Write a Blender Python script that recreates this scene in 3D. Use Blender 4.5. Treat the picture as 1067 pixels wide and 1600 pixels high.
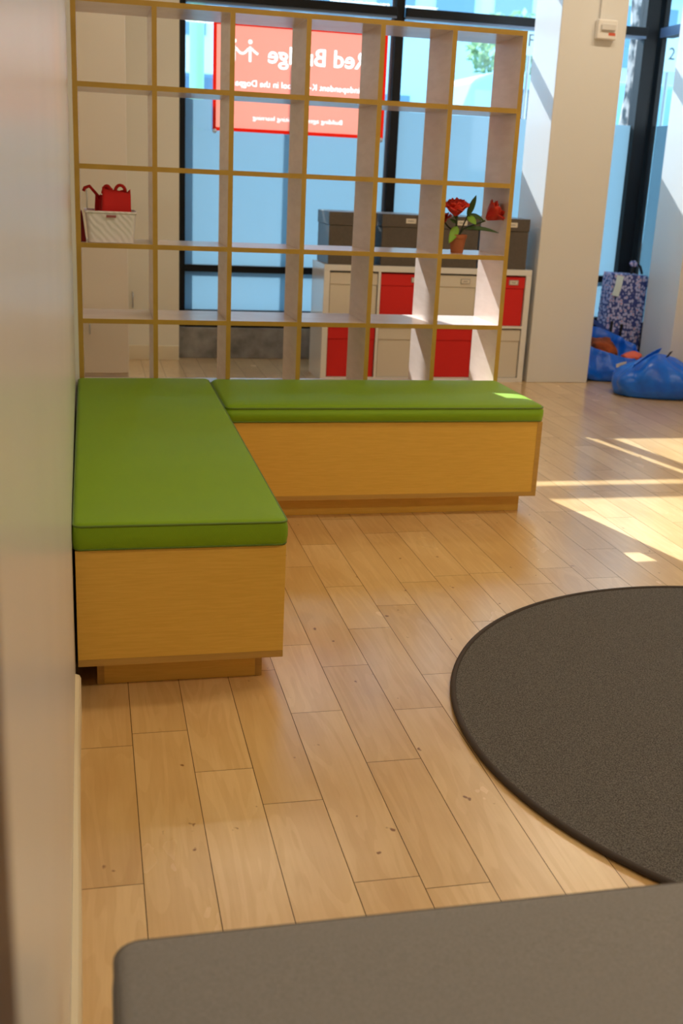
import bpy, bmesh, math, random
from mathutils import Vector, Matrix, noise
random.seed(7)
PI = math.pi
S = bpy.context.scene
for o in list(bpy.data.objects): bpy.data.objects.remove(o)
COL = S.collection

# ------------------------------------------------------------------ camera
H = 1.2891
yaw, pitch, roll = 0.2334, 0.2988, 0.0474
fpx = 1700.8
fwd = Vector((math.sin(yaw)*math.cos(pitch), math.cos(yaw)*math.cos(pitch), -math.sin(pitch)))
rt = Vector((math.cos(yaw), -math.sin(yaw), 0)); up = rt.cross(fwd)
r2 = math.cos(roll)*rt + math.sin(roll)*up
u2 = -math.sin(roll)*rt + math.cos(roll)*up
cd = bpy.data.cameras.new('camera'); cam = bpy.data.objects.new('camera', cd); COL.objects.link(cam)
M = Matrix((r2, u2, -fwd)).transposed().to_4x4(); M.translation = Vector((0, 0, H)); cam.matrix_world = M
cd.sensor_fit = 'VERTICAL'; cd.sensor_height = 36.0; cd.sensor_width = 24.0
cd.lens = fpx*36.0/1600; cd.clip_start = 0.02; cd.clip_end = 200
cd.dof.use_dof = True; cd.dof.focus_distance = 2.9; cd.dof.aperture_fstop = 5.0
S.camera = cam

# ------------------------------------------------------------------ exposure, world, sun, lamps
S.view_settings.view_transform = 'Standard'; S.view_settings.look = 'None'
S.view_settings.exposure = 0.0; S.view_settings.gamma = 1; S.view_settings.use_curve_mapping = False
W = bpy.data.worlds.new('world'); S.world = W; W.use_nodes = True
wb = W.node_tree.nodes['Background']; wb.inputs[0].default_value = (0.38, 0.70, 1.0, 1); wb.inputs[1].default_value = 4.2
SUNDIR = Vector((.225, -1, -.666)).normalized()
sl = bpy.data.lights.new('sun', 'SUN'); sl.energy = 12.5; sl.angle = 0.006; sl.color = (1, .98, 1.0)
so = bpy.data.objects.new('sun', sl); COL.objects.link(so)
so.rotation_euler = SUNDIR.to_track_quat('-Z', 'Y').to_euler(); so.location = (-2, 20, 12)
def area(name, loc, sx, sy, power, color, rot=(0, 0, 0)):
    l = bpy.data.lights.new(name, 'AREA'); l.shape = 'RECTANGLE'; l.size = sx; l.size_y = sy; l.energy = power; l.color = color
    o = bpy.data.objects.new(name, l); COL.objects.link(o); o.location = loc; o.rotation_euler = rot; return o
WARM = (1, .82, .58)
LAMPS = [(1.2, 0.6, 18), (3.2, 0.6, 22), (1.3, 3.0, 15), (3.2, 3.2, 16), (1.0, 6.2, 9), (3.3, 5.9, 18)]
for lx, ly, p in LAMPS: area('ceiling_lamp', (lx, ly, 3.10), 1.2, .15, p, WARM)

# ------------------------------------------------------------------ materials
def mat(name, col, rough=.5, **k):
    m = bpy.data.materials.new(name); m.use_nodes = True
    b = m.node_tree.nodes['Principled BSDF']
    b.inputs['Base Color'].default_value = (*col, 1); b.inputs['Roughness'].default_value = rough
    for a, v in k.items(): b.inputs[a.replace('_', ' ')].default_value = v
    return m
def nn(m, t, **k):
    n = m.node_tree.nodes.new(t)
    for a, v in k.items(): setattr(n, a, v)
    return n
def link(m, a, b): m.node_tree.links.new(a, b)
def B(m): return m.node_tree.nodes['Principled BSDF']
def coords(m, scale=(1, 1, 1), src='Object'):
    tc = nn(m, 'ShaderNodeTexCoord'); mp = nn(m, 'ShaderNodeMapping'); mp.inputs['Scale'].default_value = scale
    link(m, tc.outputs[src], mp.inputs[0]); return mp.outputs[0]
def noise_mix(m, c1, c2, scale=(1, 1, 1), ns=5, detail=4, lo=.3, hi=.7, bump=0, bdist=.01):
    v = coords(m, scale); n = nn(m, 'ShaderNodeTexNoise'); n.inputs['Scale'].default_value = ns; n.inputs['Detail'].default_value = detail
    link(m, v, n.inputs['Vector'])
    r = nn(m, 'ShaderNodeValToRGB'); r.color_ramp.elements[0].position = lo; r.color_ramp.elements[1].position = hi
    r.color_ramp.elements[0].color = (*c1, 1); r.color_ramp.elements[1].color = (*c2, 1)
    link(m, n.outputs['Fac'], r.inputs[0]); link(m, r.outputs[0], B(m).inputs['Base Color'])
    if bump:
        b = nn(m, 'ShaderNodeBump'); b.inputs['Strength'].default_value = bump; b.inputs['Distance'].default_value = bdist
        link(m, n.outputs['Fac'], b.inputs['Height']); link(m, b.outputs[0], B(m).inputs['Normal'])
    return m

M_wall = noise_mix(mat('wall_paint', (.80, .78, .74), .27), (.79, .77, .73), (.82, .80, .76), ns=2.5)
M_cream = mat('cream_wall_paint', (.80, .74, .60), .6)
M_column = mat('column_paint', (.80, .79, .77), .33)
M_ceil = mat('ceiling_paint', (.75, .74, .72), .8)
M_base = mat('baseboard_paint', (.80, .70, .50), .45)
M_black = mat('black_metal', (.004, .0045, .006), .5, Specular_IOR_Level=.25)
M_dkwood = mat('dark_wood', (.10, .05, .025), .5)
M_concrete = noise_mix(mat('raw_concrete', (.3, .28, .26), .85), (.16, .15, .14), (.36, .34, .31), ns=9, detail=8, bump=.4)
M_white = mat('white_laminate', (.84, .83, .81), .15, Coat_Weight=.5, Coat_Roughness=.1)
M_cab = mat('cabinet_white', (.80, .72, .62), .45)
M_steel = mat('brushed_steel', (.45, .45, .45), .35, Metallic=.9)
# maple laminate (bench)
def wood(name, c1, c2, scale, rough=.4, ns=6):
    m = mat(name, c1, rough); v = coords(m, scale)
    n = nn(m, 'ShaderNodeTexNoise'); n.inputs['Scale'].default_value = ns; n.inputs['Detail'].default_value = 6; n.inputs['Distortion'].default_value = .6
    link(m, v, n.inputs['Vector'])
    r = nn(m, 'ShaderNodeValToRGB'); r.color_ramp.elements[0].position = .35; r.color_ramp.elements[1].position = .65
    r.color_ramp.elements[0].color = (*c1, 1); r.color_ramp.elements[1].color = (*c2, 1)
    link(m, n.outputs['Fac'], r.inputs[0]); link(m, r.outputs[0], B(m).inputs['Base Color']); return m
M_maple = wood('maple_laminate', (.78, .47, .075), (.84, .52, .095), (2.5, 2.5, 38), .38, 5)
M_mapleD = wood('maple_edging', (.52, .30, .07), (.58, .34, .08), (1, 1, 16), .38, 5)
M_shelf = wood('pale_laminate', (.72, .58, .50), (.78, .64, .56), (2, 2, 10), .2, 3)
M_sedge = wood('ochre_edge_band', (.48, .29, .045), (.54, .33, .055), (2, 2, 2), .45, 5)
# green vinyl fabric with fine weave
M_green = mat('green_upholstery', (.16, .21, .012), .6, Specular_IOR_Level=.3)
v = coords(M_green, (1, 1, 1)); wv = nn(M_green, 'ShaderNodeTexWave'); wv.inputs['Scale'].default_value = 160; wv.bands_direction = 'DIAGONAL'; wv.inputs['Distortion'].default_value = 1.5
link(M_green, v, wv.inputs['Vector']); bp = nn(M_green, 'ShaderNodeBump'); bp.inputs['Strength'].default_value = .18; bp.inputs['Distance'].default_value = .002
link(M_green, wv.outputs['Fac'], bp.inputs['Height']); link(M_green, bp.outputs[0], B(M_green).inputs['Normal'])
nz = nn(M_green, 'ShaderNodeTexNoise'); nz.inputs['Scale'].default_value = 4; nz.inputs['Detail'].default_value = 3
rp = nn(M_green, 'ShaderNodeValToRGB'); rp.color_ramp.elements[0].color = (.20, .35, .006, 1); rp.color_ramp.elements[1].color = (.24, .42, .008, 1)
link(M_green, v, nz.inputs['Vector']); link(M_green, nz.outputs['Fac'], rp.inputs[0]); link(M_green, rp.outputs[0], B(M_green).inputs['Base Color'])
M_piping = mat('green_piping', (.11, .20, .01), .5)
M_grey = noise_mix(mat('grey_melange_fabric', (.2, .18, .17), .9), (.215, .205, .20), (.28, .265, .26), scale=(1, 1.3, 1), ns=330, detail=3, lo=.3, hi=.7, bump=.3, bdist=.002)
M_rug = noise_mix(mat('rug_loop_pile', (.1, .08, .06), 1.0), (.06, .055, .05), (.205, .19, .175), ns=330, detail=2, lo=.36, hi=.64, bump=.9, bdist=.006)
M_rugedge = mat('rug_binding', (.05, .035, .028), .75)
M_red = mat('red_fabric', (.72, .013, .010), .7)
M_whitefab = mat('white_fabric', (.74, .68, .58), .8)
M_greybox = noise_mix(mat('grey_box_board', (.1, .08, .065), .32), (.095, .08, .068), (.115, .095, .08), ns=60)
M_label = mat('label_paper', (.75, .70, .62), .6)
M_ink = mat('grey_ink', (.10, .09, .08), .7)
M_terr = mat('terracotta', (.42, .13, .045), .75)
M_petal = mat('red_petal', (.70, .03, .02), .5, Subsurface_Weight=.2)
M_leaf = mat('leaf_green', (.045, .11, .02), .5)
M_leafl = mat('pale_leaf_green', (.25, .5, .04), .5)
M_stem = mat('stem_green', (.03, .05, .02), .6)
M_soil = mat('dark_foam', (.04, .03, .02), .9)
M_bag = noise_mix(mat('blue_woven_plastic', (.01, .09, .45), .28), (.003, .10, .66), (.005, .17, .88), ns=12, detail=5, bump=.25, bdist=.01)
M_strap = mat('blue_strap', (.008, .05, .28), .5)
M_ored = noise_mix(mat('orange_brown_cloth', (.3, .05, .02), .9), (.04, .015, .01), (.45, .09, .02), ns=14)
M_coral = mat('coral_cloth', (.85, .16, .10), .8)
M_blackst = mat('black_strap', (.01, .01, .012), .6)
M_basket = mat('white_plastic', (.88, .84, .86), .3)
M_dkred = mat('dark_red_fabric', (.28, .012, .02), .8)

# glass / film / banner
def glass():
    m = bpy.data.materials.new('clear_glass'); m.use_nodes = True; nt = m.node_tree; nt.nodes.remove(nt.nodes['Principled BSDF'])
    t = nn(m, 'ShaderNodeBsdfTransparent'); t.inputs[0].default_value = (.92, .97, .98, 1)
    g = nn(m, 'ShaderNodeBsdfGlossy'); g.inputs['Roughness'].default_value = .02; g.inputs[0].default_value = (.9, .95, 1, 1)
    lw = nn(m, 'ShaderNodeLayerWeight'); lw.inputs[0].default_value = .5; pw = nn(m, 'ShaderNodeMath', operation='POWER'); pw.inputs[1].default_value = 5; link(m, lw.outputs['Facing'], pw.inputs[0]); f = nn(m, 'ShaderNodeMath', operation='MULTIPLY_ADD'); f.inputs[1].default_value = .9; f.inputs[2].default_value = .03; link(m, pw.outputs[0], f.inputs[0])
    x = nn(m, 'ShaderNodeMixShader'); link(m, f.outputs[0], x.inputs[0]); link(m, t.outputs[0], x.inputs[1]); link(m, g.outputs[0], x.inputs[2])
    link(m, x.outputs[0], nt.nodes['Material Output'].inputs[0]); return m
M_glass = glass()
def translucent(name, ct, cdif, f=.35, gloss=0):
    m = bpy.data.materials.new(name); m.use_nodes = True; nt = m.node_tree; nt.nodes.remove(nt.nodes['Principled BSDF'])
    t = nn(m, 'ShaderNodeBsdfTranslucent'); t.inputs[0].default_value = (*ct, 1)
    d = nn(m, 'ShaderNodeBsdfDiffuse'); d.inputs[0].default_value = (*cdif, 1)
    x = nn(m, 'ShaderNodeMixShader'); x.inputs[0].default_value = f
    link(m, t.outputs[0], x.inputs[1]); link(m, d.outputs[0], x.inputs[2])
    out = x.outputs[0]
    if gloss:
        g = nn(m, 'ShaderNodeBsdfGlossy'); g.inputs['Roughness'].default_value = .12
        y = nn(m, 'ShaderNodeMixShader'); y.inputs[0].default_value = gloss; link(m, out, y.inputs[1]); link(m, g.outputs[0], y.inputs[2]); out = y.outputs[0]
    link(m, out, nt.nodes['Material Output'].inputs[0]); return m
M_frost = translucent('frosted_film', (.30, .39, .435), (.5, .6, .7), .10, .04)
M_banner = translucent('salmon_banner_back', (.82, .42, .35), (.85, .50, .42), .3)
M_bantext = translucent('cream_print', (.95, .85, .78), (.9, .85, .8), .3)
M_banred = translucent('red_banner_hem', (.80, .07, .03), (.80, .05, .03), .5)

# ------------------------------------------------------------------ mesh helpers
def add_box(bm, x0, x1, y0, y1, z0, z1):
    vs = [bm.verts.new((x, y, z)) for z in (z0, z1) for y in (y0, y1) for x in (x0, x1)]
    for f in ((0, 2, 3, 1), (4, 5, 7, 6), (0, 1, 5, 4), (2, 6, 7, 3), (0, 4, 6, 2), (1, 3, 7, 5)): bm.faces.new([vs[i] for i in f])
def finish(name, bm, m, parent=None, smooth=False, bevel=0, seg=2):
    me = bpy.data.meshes.new(name); bm.normal_update(); bm.to_mesh(me); bm.free()
    ms = m if isinstance(m, (list, tuple)) else [m]
    for q in ms: me.materials.append(q)
    o = bpy.data.objects.new(name, me); COL.objects.link(o)
    if smooth:
        for p in me.polygons: p.use_smooth = True
    if bevel:
        md = o.modifiers.new('bevel', 'BEVEL'); md.width = bevel; md.segments = seg; md.limit_method = 'ANGLE'
    if parent: o.parent = parent; o.matrix_parent_inverse = parent_inv(parent)
    return o
def parent_inv(p):
    m = Matrix.LocRotScale(p.location, p.rotation_euler, p.scale)
    q = p.parent
    while q: m = Matrix.LocRotScale(q.location, q.rotation_euler, q.scale) @ q.matrix_parent_inverse @ m if False else m; q = None
    if p.parent:  # part: world = parent.local @ inv @ local ; parts here keep world coordinates, so identity
        return Matrix.Identity(4) if p.location.length < 1e-9 else m.inverted()
    return m.inverted()
def box(name, x0, x1, y0, y1, z0, z1, m, parent=None, bevel=0, seg=2):
    bm = bmesh.new(); add_box(bm, x0, x1, y0, y1, z0, z1); return finish(name, bm, m, parent, bevel=bevel, seg=seg)
def tag(o, label=None, cat=None, group=None, kind=None):
    if label: o['label'] = label
    if cat: o['category'] = cat
    if group: o['group'] = group
    if kind: o['kind'] = kind
    return o
def thing(name, label, cat, loc=(0, 0, 0), group=None, kind=None):
    o = bpy.data.objects.new(name, None); COL.objects.link(o); o.location = loc; o.empty_display_size = .05
    return tag(o, label, cat, group, kind)
def struct(o, label=None): o['kind'] = 'structure'; (label and tag(o, label)); return o
def tube(bm, pts, rad, seg=8, close=False):
    n = len(pts); pts = [Vector(p) for p in pts]; rings = []
    rr = rad if isinstance(rad, (list, tuple)) else [rad]*n
    prev = None
    for i, p in enumerate(pts):
        if close: t = pts[(i+1) % n]-pts[i-1]
        else: t = pts[min(i+1, n-1)]-pts[max(i-1, 0)]
        t.normalize()
        a = prev if prev else (Vector((0, 0, 1)) if abs(t.z) < .9 else Vector((1, 0, 0)))
        u = (a - t*a.dot(t)).normalized(); w = t.cross(u); prev = u
        rings.append([bm.verts.new(p+rr[i]*(math.cos(2*PI*k/seg)*u+math.sin(2*PI*k/seg)*w)) for k in range(seg)])
    for i in range(n if close else n-1):
        A, Bq = rings[i], rings[(i+1) % n]
        for k in range(seg): bm.faces.new((A[k], A[(k+1) % seg], Bq[(k+1) % seg], Bq[k]))
    if not close:
        bm.faces.new(rings[0][::-1]); bm.faces.new(rings[-1])
def rrect(x0, x1, y0, y1, R, n=6):
    pts = []
    for cx, cy, a0 in ((x1-R, y1-R, 0), (x0+R, y1-R, 90), (x0+R, y0+R, 180), (x1-R, y0+R, 270)):
        for k in range(n+1):
            a = math.radians(a0+90*k/n); pts.append((cx+R*math.cos(a), cy+R*math.sin(a)))
    return pts
def loft(bm, rings, cap0=True, cap1=True):
    V = [[bm.verts.new(p) for p in r] for r in rings]; n = len(V[0])
    for a, b in zip(V[:-1], V[1:]):
        for k in range(n): bm.faces.new((a[k], a[(k+1) % n], b[(k+1) % n], b[k]))
    if cap0: bm.faces.new(V[0][::-1])
    if cap1: bm.faces.new(V[-1])
    return V
def pad(name, x0, x1, y0, y1, z0, z1, R, r, crown, m, parent, pm=None, side_puff=.003):
    bm = bmesh.new(); rings = []
    def ring(d, z): return [(px, py, z) for px, py in rrect(x0+d, x1-d, y0+d, y1-d, max(R-d, .004))]
    rings.append(ring(.004, z0)); rings.append(ring(0.0, z0+.006))
    h = z1-z0
    for f in (.35, .65): rings.append(ring(-side_puff*math.sin(PI*f), z0+h*f*.9))
    for k in range(0, 7):
        a = k/6*PI/2; rings.append(ring(r*(1-math.cos(a)), z1-crown-r+r*math.sin(a)))
    for d, c in ((.035, .4), (.07, .7), (.12, .9), (.18, 1.0)):
        if d < min(x1-x0, y1-y0)/2-.01: rings.append(ring(d, z1-crown+crown*c))
    loft(bm, rings)
    o = finish(name, bm, m, parent, smooth=True)
    if pm:
        b2 = bmesh.new(); d = .0015
        tube(b2, [(px, py, z1-crown-r*.55) for px, py in rrect(x0+d, x1-d, y0+d, y1-d, R)], .0032, 6, True)
        finish('piping', b2, pm, o, smooth=True)
        b3 = bmesh.new(); tube(b3, [(px, py, z0+.004) for px, py in rrect(x0+d, x1-d, y0+d, y1-d, R)], .003, 6, True)
        finish('piping', b3, pm, o, smooth=True)
    return o

# ------------------------------------------------------------------ floor planks
JO = {-1: [1.78], 0: [2.36], 1: [2.165], 2: [2.014], 3: [1.721, 2.411, 2.817], 4: [2.152, 2.665, 3.457], 5: [2.395, 2.912, 3.258], 6: [2.584, 3.082], 8: [2.924, 3.322], 10: [3.216]}
def floor():
    bm = bmesh.new(); cl = bm.loops.layers.float_color.new('tone'); rnd = random.Random(4)
    g = .0008
    for c in range(-2, 46):
        xa = .075+.131*c; xb = xa+.131
        if xa > 5.6: break
        js = sorted(JO.get(c, []))
        if not js: js = [2.0+rnd.uniform(0, 1)]
        ys = list(js)
        while ys[0] > -2.6: ys.insert(0, ys[0]-rnd.uniform(.45, 1.1))
        while ys[-1] < 7.9: ys.append(ys[-1]+rnd.uniform(.4, 1.1))
        for a, b in zip(ys[:-1], ys[1:]):
            a = max(a, -2.6); b = min(b, 7.9)
            if b-a < .01: continue
            vs = [bm.verts.new(p) for p in ((xa+g, a+g, 0), (xb-g, a+g, 0), (xb-g, b-g, 0), (xa+g, b-g, 0))]
            f = bm.faces.new(vs); t = (rnd.random(), rnd.random(), rnd.random(), 1)
            for l in f.loops: l[cl] = t
    add_box(bm, -.5, 5.8, -2.7, 7.95, -.10, -.002)
    for f in bm.faces:
        if f.calc_center_median().z < -.001:
            f.material_index = 1
    m = mat('maple_planks', (.6, .4, .2), .33, Coat_Weight=1.0, Coat_Roughness=.28)
    tc = nn(m, 'ShaderNodeTexCoord'); at = nn(m, 'ShaderNodeAttribute'); at.attribute_name = 'tone'
    sc = nn(m, 'ShaderNodeVectorMath', operation='MULTIPLY'); sc.inputs[1].default_value = (17, 31, 11); link(m, at.outputs['Color'], sc.inputs[0])
    ad = nn(m, 'ShaderNodeVectorMath', operation='ADD'); link(m, tc.outputs['Object'], ad.inputs[0]); link(m, sc.outputs[0], ad.inputs[1])
    def nz(scale, ns, det, dist=0):
        mp = nn(m, 'ShaderNodeMapping'); mp.inputs['Scale'].default_value = scale; link(m, ad.outputs[0], mp.inputs[0])
        n = nn(m, 'ShaderNodeTexNoise'); n.inputs['Scale'].default_value = ns; n.inputs['Detail'].default_value = det; n.inputs['Distortion'].default_value = dist
        link(m, mp.outputs[0], n.inputs['Vector']); return n
    n1 = nz((9, 1.1, 1), 1.2, 2, .8)        # cathedral-like figure
    mm = nn(m, 'ShaderNodeMath', operation='MULTIPLY'); mm.inputs[1].default_value = 34; link(m, n1.outputs['Fac'], mm.inputs[0])
    sn = nn(m, 'ShaderNodeMath', operation='SINE'); link(m, mm.outputs[0], sn.inputs[0])
    n2 = nz((60, 3, 1), 2, 4); n3 = nz((4, 2, 1), 1.2, 4); n4 = nz((26, 20, 1), 1, 2)
    def ramp(src, e):
        r = nn(m, 'ShaderNodeValToRGB'); r.color_ramp.elements[0].position = e[0][0]; r.color_ramp.elements[0].color = (*e[0][1], 1)
        r.color_ramp.elements[1].position = e[1][0]; r.color_ramp.elements[1].color = (*e[1][1], 1); link(m, src, r.inputs[0]); return r.outputs[0]
    def mul(a, b, f=1):
        x = nn(m, 'ShaderNodeMix', data_type='RGBA', blend_type='MULTIPLY'); x.inputs[0].default_value = f; link(m, a, x.inputs[6]); link(m, b, x.inputs[7]); return x.outputs[2]
    sep = nn(m, 'ShaderNodeSeparateColor'); link(m, at.outputs['Color'], sep.inputs[0])
    base = ramp(sep.outputs[0], ((0, (.72, .48, .21)), (1, (.83, .59, .30))))
    c = mul(base, ramp(sn.outputs[0], ((0, (.93, .90, .86)), (.35, (1, 1, 1)))), .8)
    c = mul(c, ramp(n2.outputs['Fac'], ((.3, (.95, .93, .90)), (.6, (1, 1, 1)))))
    c = mul(c, ramp(n3.outputs['Fac'], ((.25, (.86, .79, .70)), (.6, (1, 1, 1)))))
    c = mul(c, ramp(n4.outputs['Fac'], ((.235, (.35, .22, .12)), (.265, (1, 1, 1)))))
    link(m, c, B(m).inputs['Base Color'])
    rr = nn(m, 'ShaderNodeMapRange'); rr.inputs[3].default_value = .18; rr.inputs[4].default_value = .32; link(m, n3.outputs['Fac'], rr.inputs[0]); link(m, rr.outputs[0], B(m).inputs['Roughness'])
    b = nn(m, 'ShaderNodeBump'); b.inputs['Strength'].default_value = .12; b.inputs['Distance'].default_value = .003; link(m, n3.outputs['Fac'], b.inputs['Height']); link(m, b.outputs[0], B(m).inputs['Normal'])
    gm = mat('plank_gap', (.12, .06, .025), .9)
    struct(finish('floor', bm, [m, gm]))
floor()

# ------------------------------------------------------------------ walls
def wx(y): return -.045-.0042*y          # inner face of the left wall
def wall_left():
    bm = bmesh.new()
    for (z0, z1) in ((0, 3.2),):
        ya, yb = -2.6, 4.53
        vs = [bm.verts.new(p) for p in ((wx(ya), ya, z0), (wx(yb), yb, z0), (wx(yb)-.12, yb, z0), (wx(ya)-.12, ya, z0), (wx(ya), ya, z1), (wx(yb), yb, z1), (wx(yb)-.12, yb, z1), (wx(ya)-.12, ya, z1))]
        for f in ((0, 3, 2, 1), (4, 5, 6, 7), (0, 1, 5, 4), (1, 2, 6, 5), (2, 3, 7, 6), (3, 0, 4, 7)): bm.faces.new([vs[i] for i in f])
    struct(finish('wall_left', bm, M_wall))
    box_far = box('wall_left', -.22, -.075, 4.53, 7.75, 0, 3.2, M_cream); struct(box_far)
    bm = bmesh.new()
    for a, b in ((.52, 2.50),):
        n = 12
        prof = [(0, 0), (.013, 0), (.013, .085), (.009, .094), (0, .098)]
        rings = []
        for i in range(n+1):
            y = a+(b-a)*i/n; wob = .0018*math.sin(y*5.2)
            rings.append([(wx(y)+px+(wob if px else 0)+.0003, y, pz) for px, pz in prof])
        loft(bm, rings)
    struct(finish('baseboard_left', bm, M_base))
    # added white strip between wall and shelving; its white stands in for window light
    struct(box('lit_gap_strip', -.0635, -.0485, 4.532, 4.56, 0, 3.19, M_white))
    # dark wooden casing close to the viewpoint
    struct(box('trim_1', -.0475, -.0395, .24, .43, 0, 2.15, M_dkwood, bevel=.001))
wall_left()
struct(box('ceiling', -.25, 5.6, -2.7, 7.95, 3.2, 3.3, M_ceil))
struct(box('wall_back', -.2, 5.6, -2.72, -2.6, 0, 3.2, M_wall))
struct(box('wall_right', 5.5, 5.6, -2.6, 6.9, 0, 3.2, M_wall))
struct(box('wall_right', 4.39, 5.6, 6.92, 7.05, 0, 3.2, M_wall))
struct(box('sun_blocker', .40, .604, 7.951, 8.37, -.14, 4.2, M_concrete))  # unseen block added outside the left jamb to keep stray sun off the bench
cf = struct(box('wall_front', -.08, .604, 7.72, 7.95, 0, 3.2, M_cream))
struct(box('wall_front', .604, 4.14, 7.80, 7.95, 3.10, 3.2, M_wall))
struct(box('baseboard_front', .236, .602, 7.705, 7.72, 0.0, .10, M_base, bevel=.002))
struct(box('trim_3', .606, 4.14, 7.80, 7.95, 0, .218, M_concrete, bevel=.004))

# window 1 : black frame, clear panes, frosted film on the lower lights
def window_front():
    w = thing('window_1', None, None); struct(w)
    bm = bmesh.new()
    F = lambda x0, x1, z0, z1, y0=7.83, y1=7.95: add_box(bm, x0, x1, y0, y1, z0, z1)
    X = [(.604, .655), (2.080, 2.143), (3.38, 3.44), (3.94, 4.045)]
    for a, b in X: F(a, b, .219, 3.10, 7.835 if a > 1 else 7.85)
    segs = [(.655, 2.080), (2.143, 3.38), (3.44, 3.94)]
    for a, b in segs:
        F(a, b, .219, .336); F(a, b, .603, .650, 7.845); F(a, b, 2.350, 2.405, 7.795, 7.835); F(a, b, 3.04, 3.10)
    finish('frame', bm, M_black, w, bevel=.003)
    # bead under the transom; strips beside mullions paint the frame's lit side blue-grey
    bm = bmesh.new()
    for a, b in segs: add_box(bm, a+.001, b-.001, 7.8105, 7.90, 2.333, 2.3495)
    for a, b in X[1:3]: add_box(bm, a-.020, a-.0005, 7.87, 7.885, .66, 3.03)
    finish('bead_and_lit_side', bm, mat('blue_grey_bead_lit_side', (.12, .17, .26), .3), w)
    for a, b in segs:
        for z0, z1 in ((.336, .603), (.65, 2.33), (2.33, 3.04)):
            box('pane', a, b, 7.900, 7.904, z0, z1, M_glass, w)
        box('frosted_film', a+.001, b-.001, 7.8955, 7.897, .337, .602, M_frost, w)
        box('frosted_film', a+.001, b-.001, 7.8955, 7.897, .651, 1.745 if a > 1 else 1.552, M_frost, w)
    box('frosted_film', .656, .838, 7.8955, 7.897, 1.5525, 1.745, M_frost, w); box('frosted_film', 2.036, 2.079, 7.8955, 7.897, 1.5525, 1.745, M_frost, w)
window_front()
def window_side():
    w = thing('window_2', None, None); struct(w)
    bm = bmesh.new()
    F = lambda y0, y1, z0, z1, x0=4.06, x1=4.14: add_box(bm, x0, x1, y0, y1, z0, z1)
    F(7.80, 7.95, .219, 3.10, 4.06, 4.10); F(7.0, 7.06, 0, 3.1)
    for z0, z1 in ((0, .336), (.603, .65), (3.04, 3.1)): F(7.06, 7.80, z0, z1, 4.06, 4.10)
    F(7.06, 7.79, 2.345, 2.408, 4.05)
    finish('frame', bm, M_black, w, bevel=.003)
    bm = bmesh.new(); add_box(bm, 4.040, 4.0495, 7.06, 7.80, 2.345, 2.408)
    finish('transom_cover', bm, mat('blue_grey_metal', (.10, .16, .30), .4), w)
    for z0, z1 in ((.336, .603), (.65, 2.345), (2.408, 3.04)): box('pane', 4.098, 4.101, 7.06, 7.80, z0, z1, M_glass, w)
    box('frosted_film', 4.0955, 4.097, 7.061, 7.789, .651, 1.745, M_frost, w); box('frosted_film', 4.0955, 4.097, 7.061, 7.789, .337, .602, M_frost, w)
window_side()
# columns
for nm, x0, x1 in (('column', 2.900, 3.345), ('column', 3.95, 4.395)):
    struct(box(nm, x0, x1, 6.915, 7.352 if x0 < 3.5 else 7.355, 0, 3.2, M_column, bevel=.004))

# cabinet at far left, behind the shelving
cb = thing('tall_cabinet', 'tall white cabinet behind the left end of the open shelving', 'cabinet', (.08, 7.3, 0))
box('body', -.07, .235, 7.03, 7.705, 0, 2.25, M_cab, cb, bevel=.002)
for z0, z1, hz0, hz1 in ((.03, .345, .276, .336), (.350, 2.24, 1.03, 1.14)):
    dr = box('door', -.066, .233, 7.01, 7.029, z0, z1, M_cab, cb, bevel=.0015)
    bm = bmesh.new(); hx = -.004
    tube(bm, [(hx, 7.009, hz0), (hx, 6.985, hz0+.004), (hx, 6.985, hz1-.004), (hx, 7.009, hz1)], .004, 8)
    finish('handle', bm, M_steel, dr, smooth=True)
ph = bmesh.new(); tube(ph, [(.287, 7.719, .36), (.287, 7.695, .365), (.287, 7.695, .457), (.287, 7.719, .462)], .005, 8)
tag(finish('pull_handle', ph, M_steel, smooth=True), 'small upright steel pull on the cream wall beside the tall cabinet', 'handle')

# ------------------------------------------------------------------ open shelving 6 x 6
P = .2985; PZ = .298; SX0 = -.0385; ZT = 1.878; YF, YB = 4.534, 4.858; T = .0095
sh = thing('open_shelving', 'tall open-backed grid shelving of pale laminate with ochre edges behind the green benches', 'shelving', (.85, 4.7, 0))
def edge_mats(o):
    for p in o.data.polygons: p.material_index = 1 if abs(p.normal.y) > .9 else 0
def sbox(name, *a):
    o = box(name, *a, [M_shelf, M_sedge], sh); edge_mats(o); return o
for i in range(7):
    x = SX0+P*i
    sbox('side_panel' if i in (0, 6) else 'divider', x-T, x+T, YF, YB, 0 if i in (0, 6) else ZT-6*PZ+T, ZT+T if i in (0, 6) else ZT-T)
for j in range(7):
    z = ZT-PZ*j; bm = bmesh.new()
    if j in (0, 6): add_box(bm, SX0+T, SX0+6*P-T, YF, YB, z-T, z+T)
    else:
        for i in range(6): add_box(bm, SX0+P*i+T, SX0+P*(i+1)-T, YF+.0005, YB-.0005, z-T, z+T)
    o = finish('shelf_board' if 0 < j < 6 else ('top_board' if j == 0 else 'bottom_board'), bm, [M_shelf, M_sedge], sh); edge_mats(o)
sbox('kick_board', SX0+T, SX0+6*P-T, YF+.03, YF+.048, 0, ZT-6*PZ-T)

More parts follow.
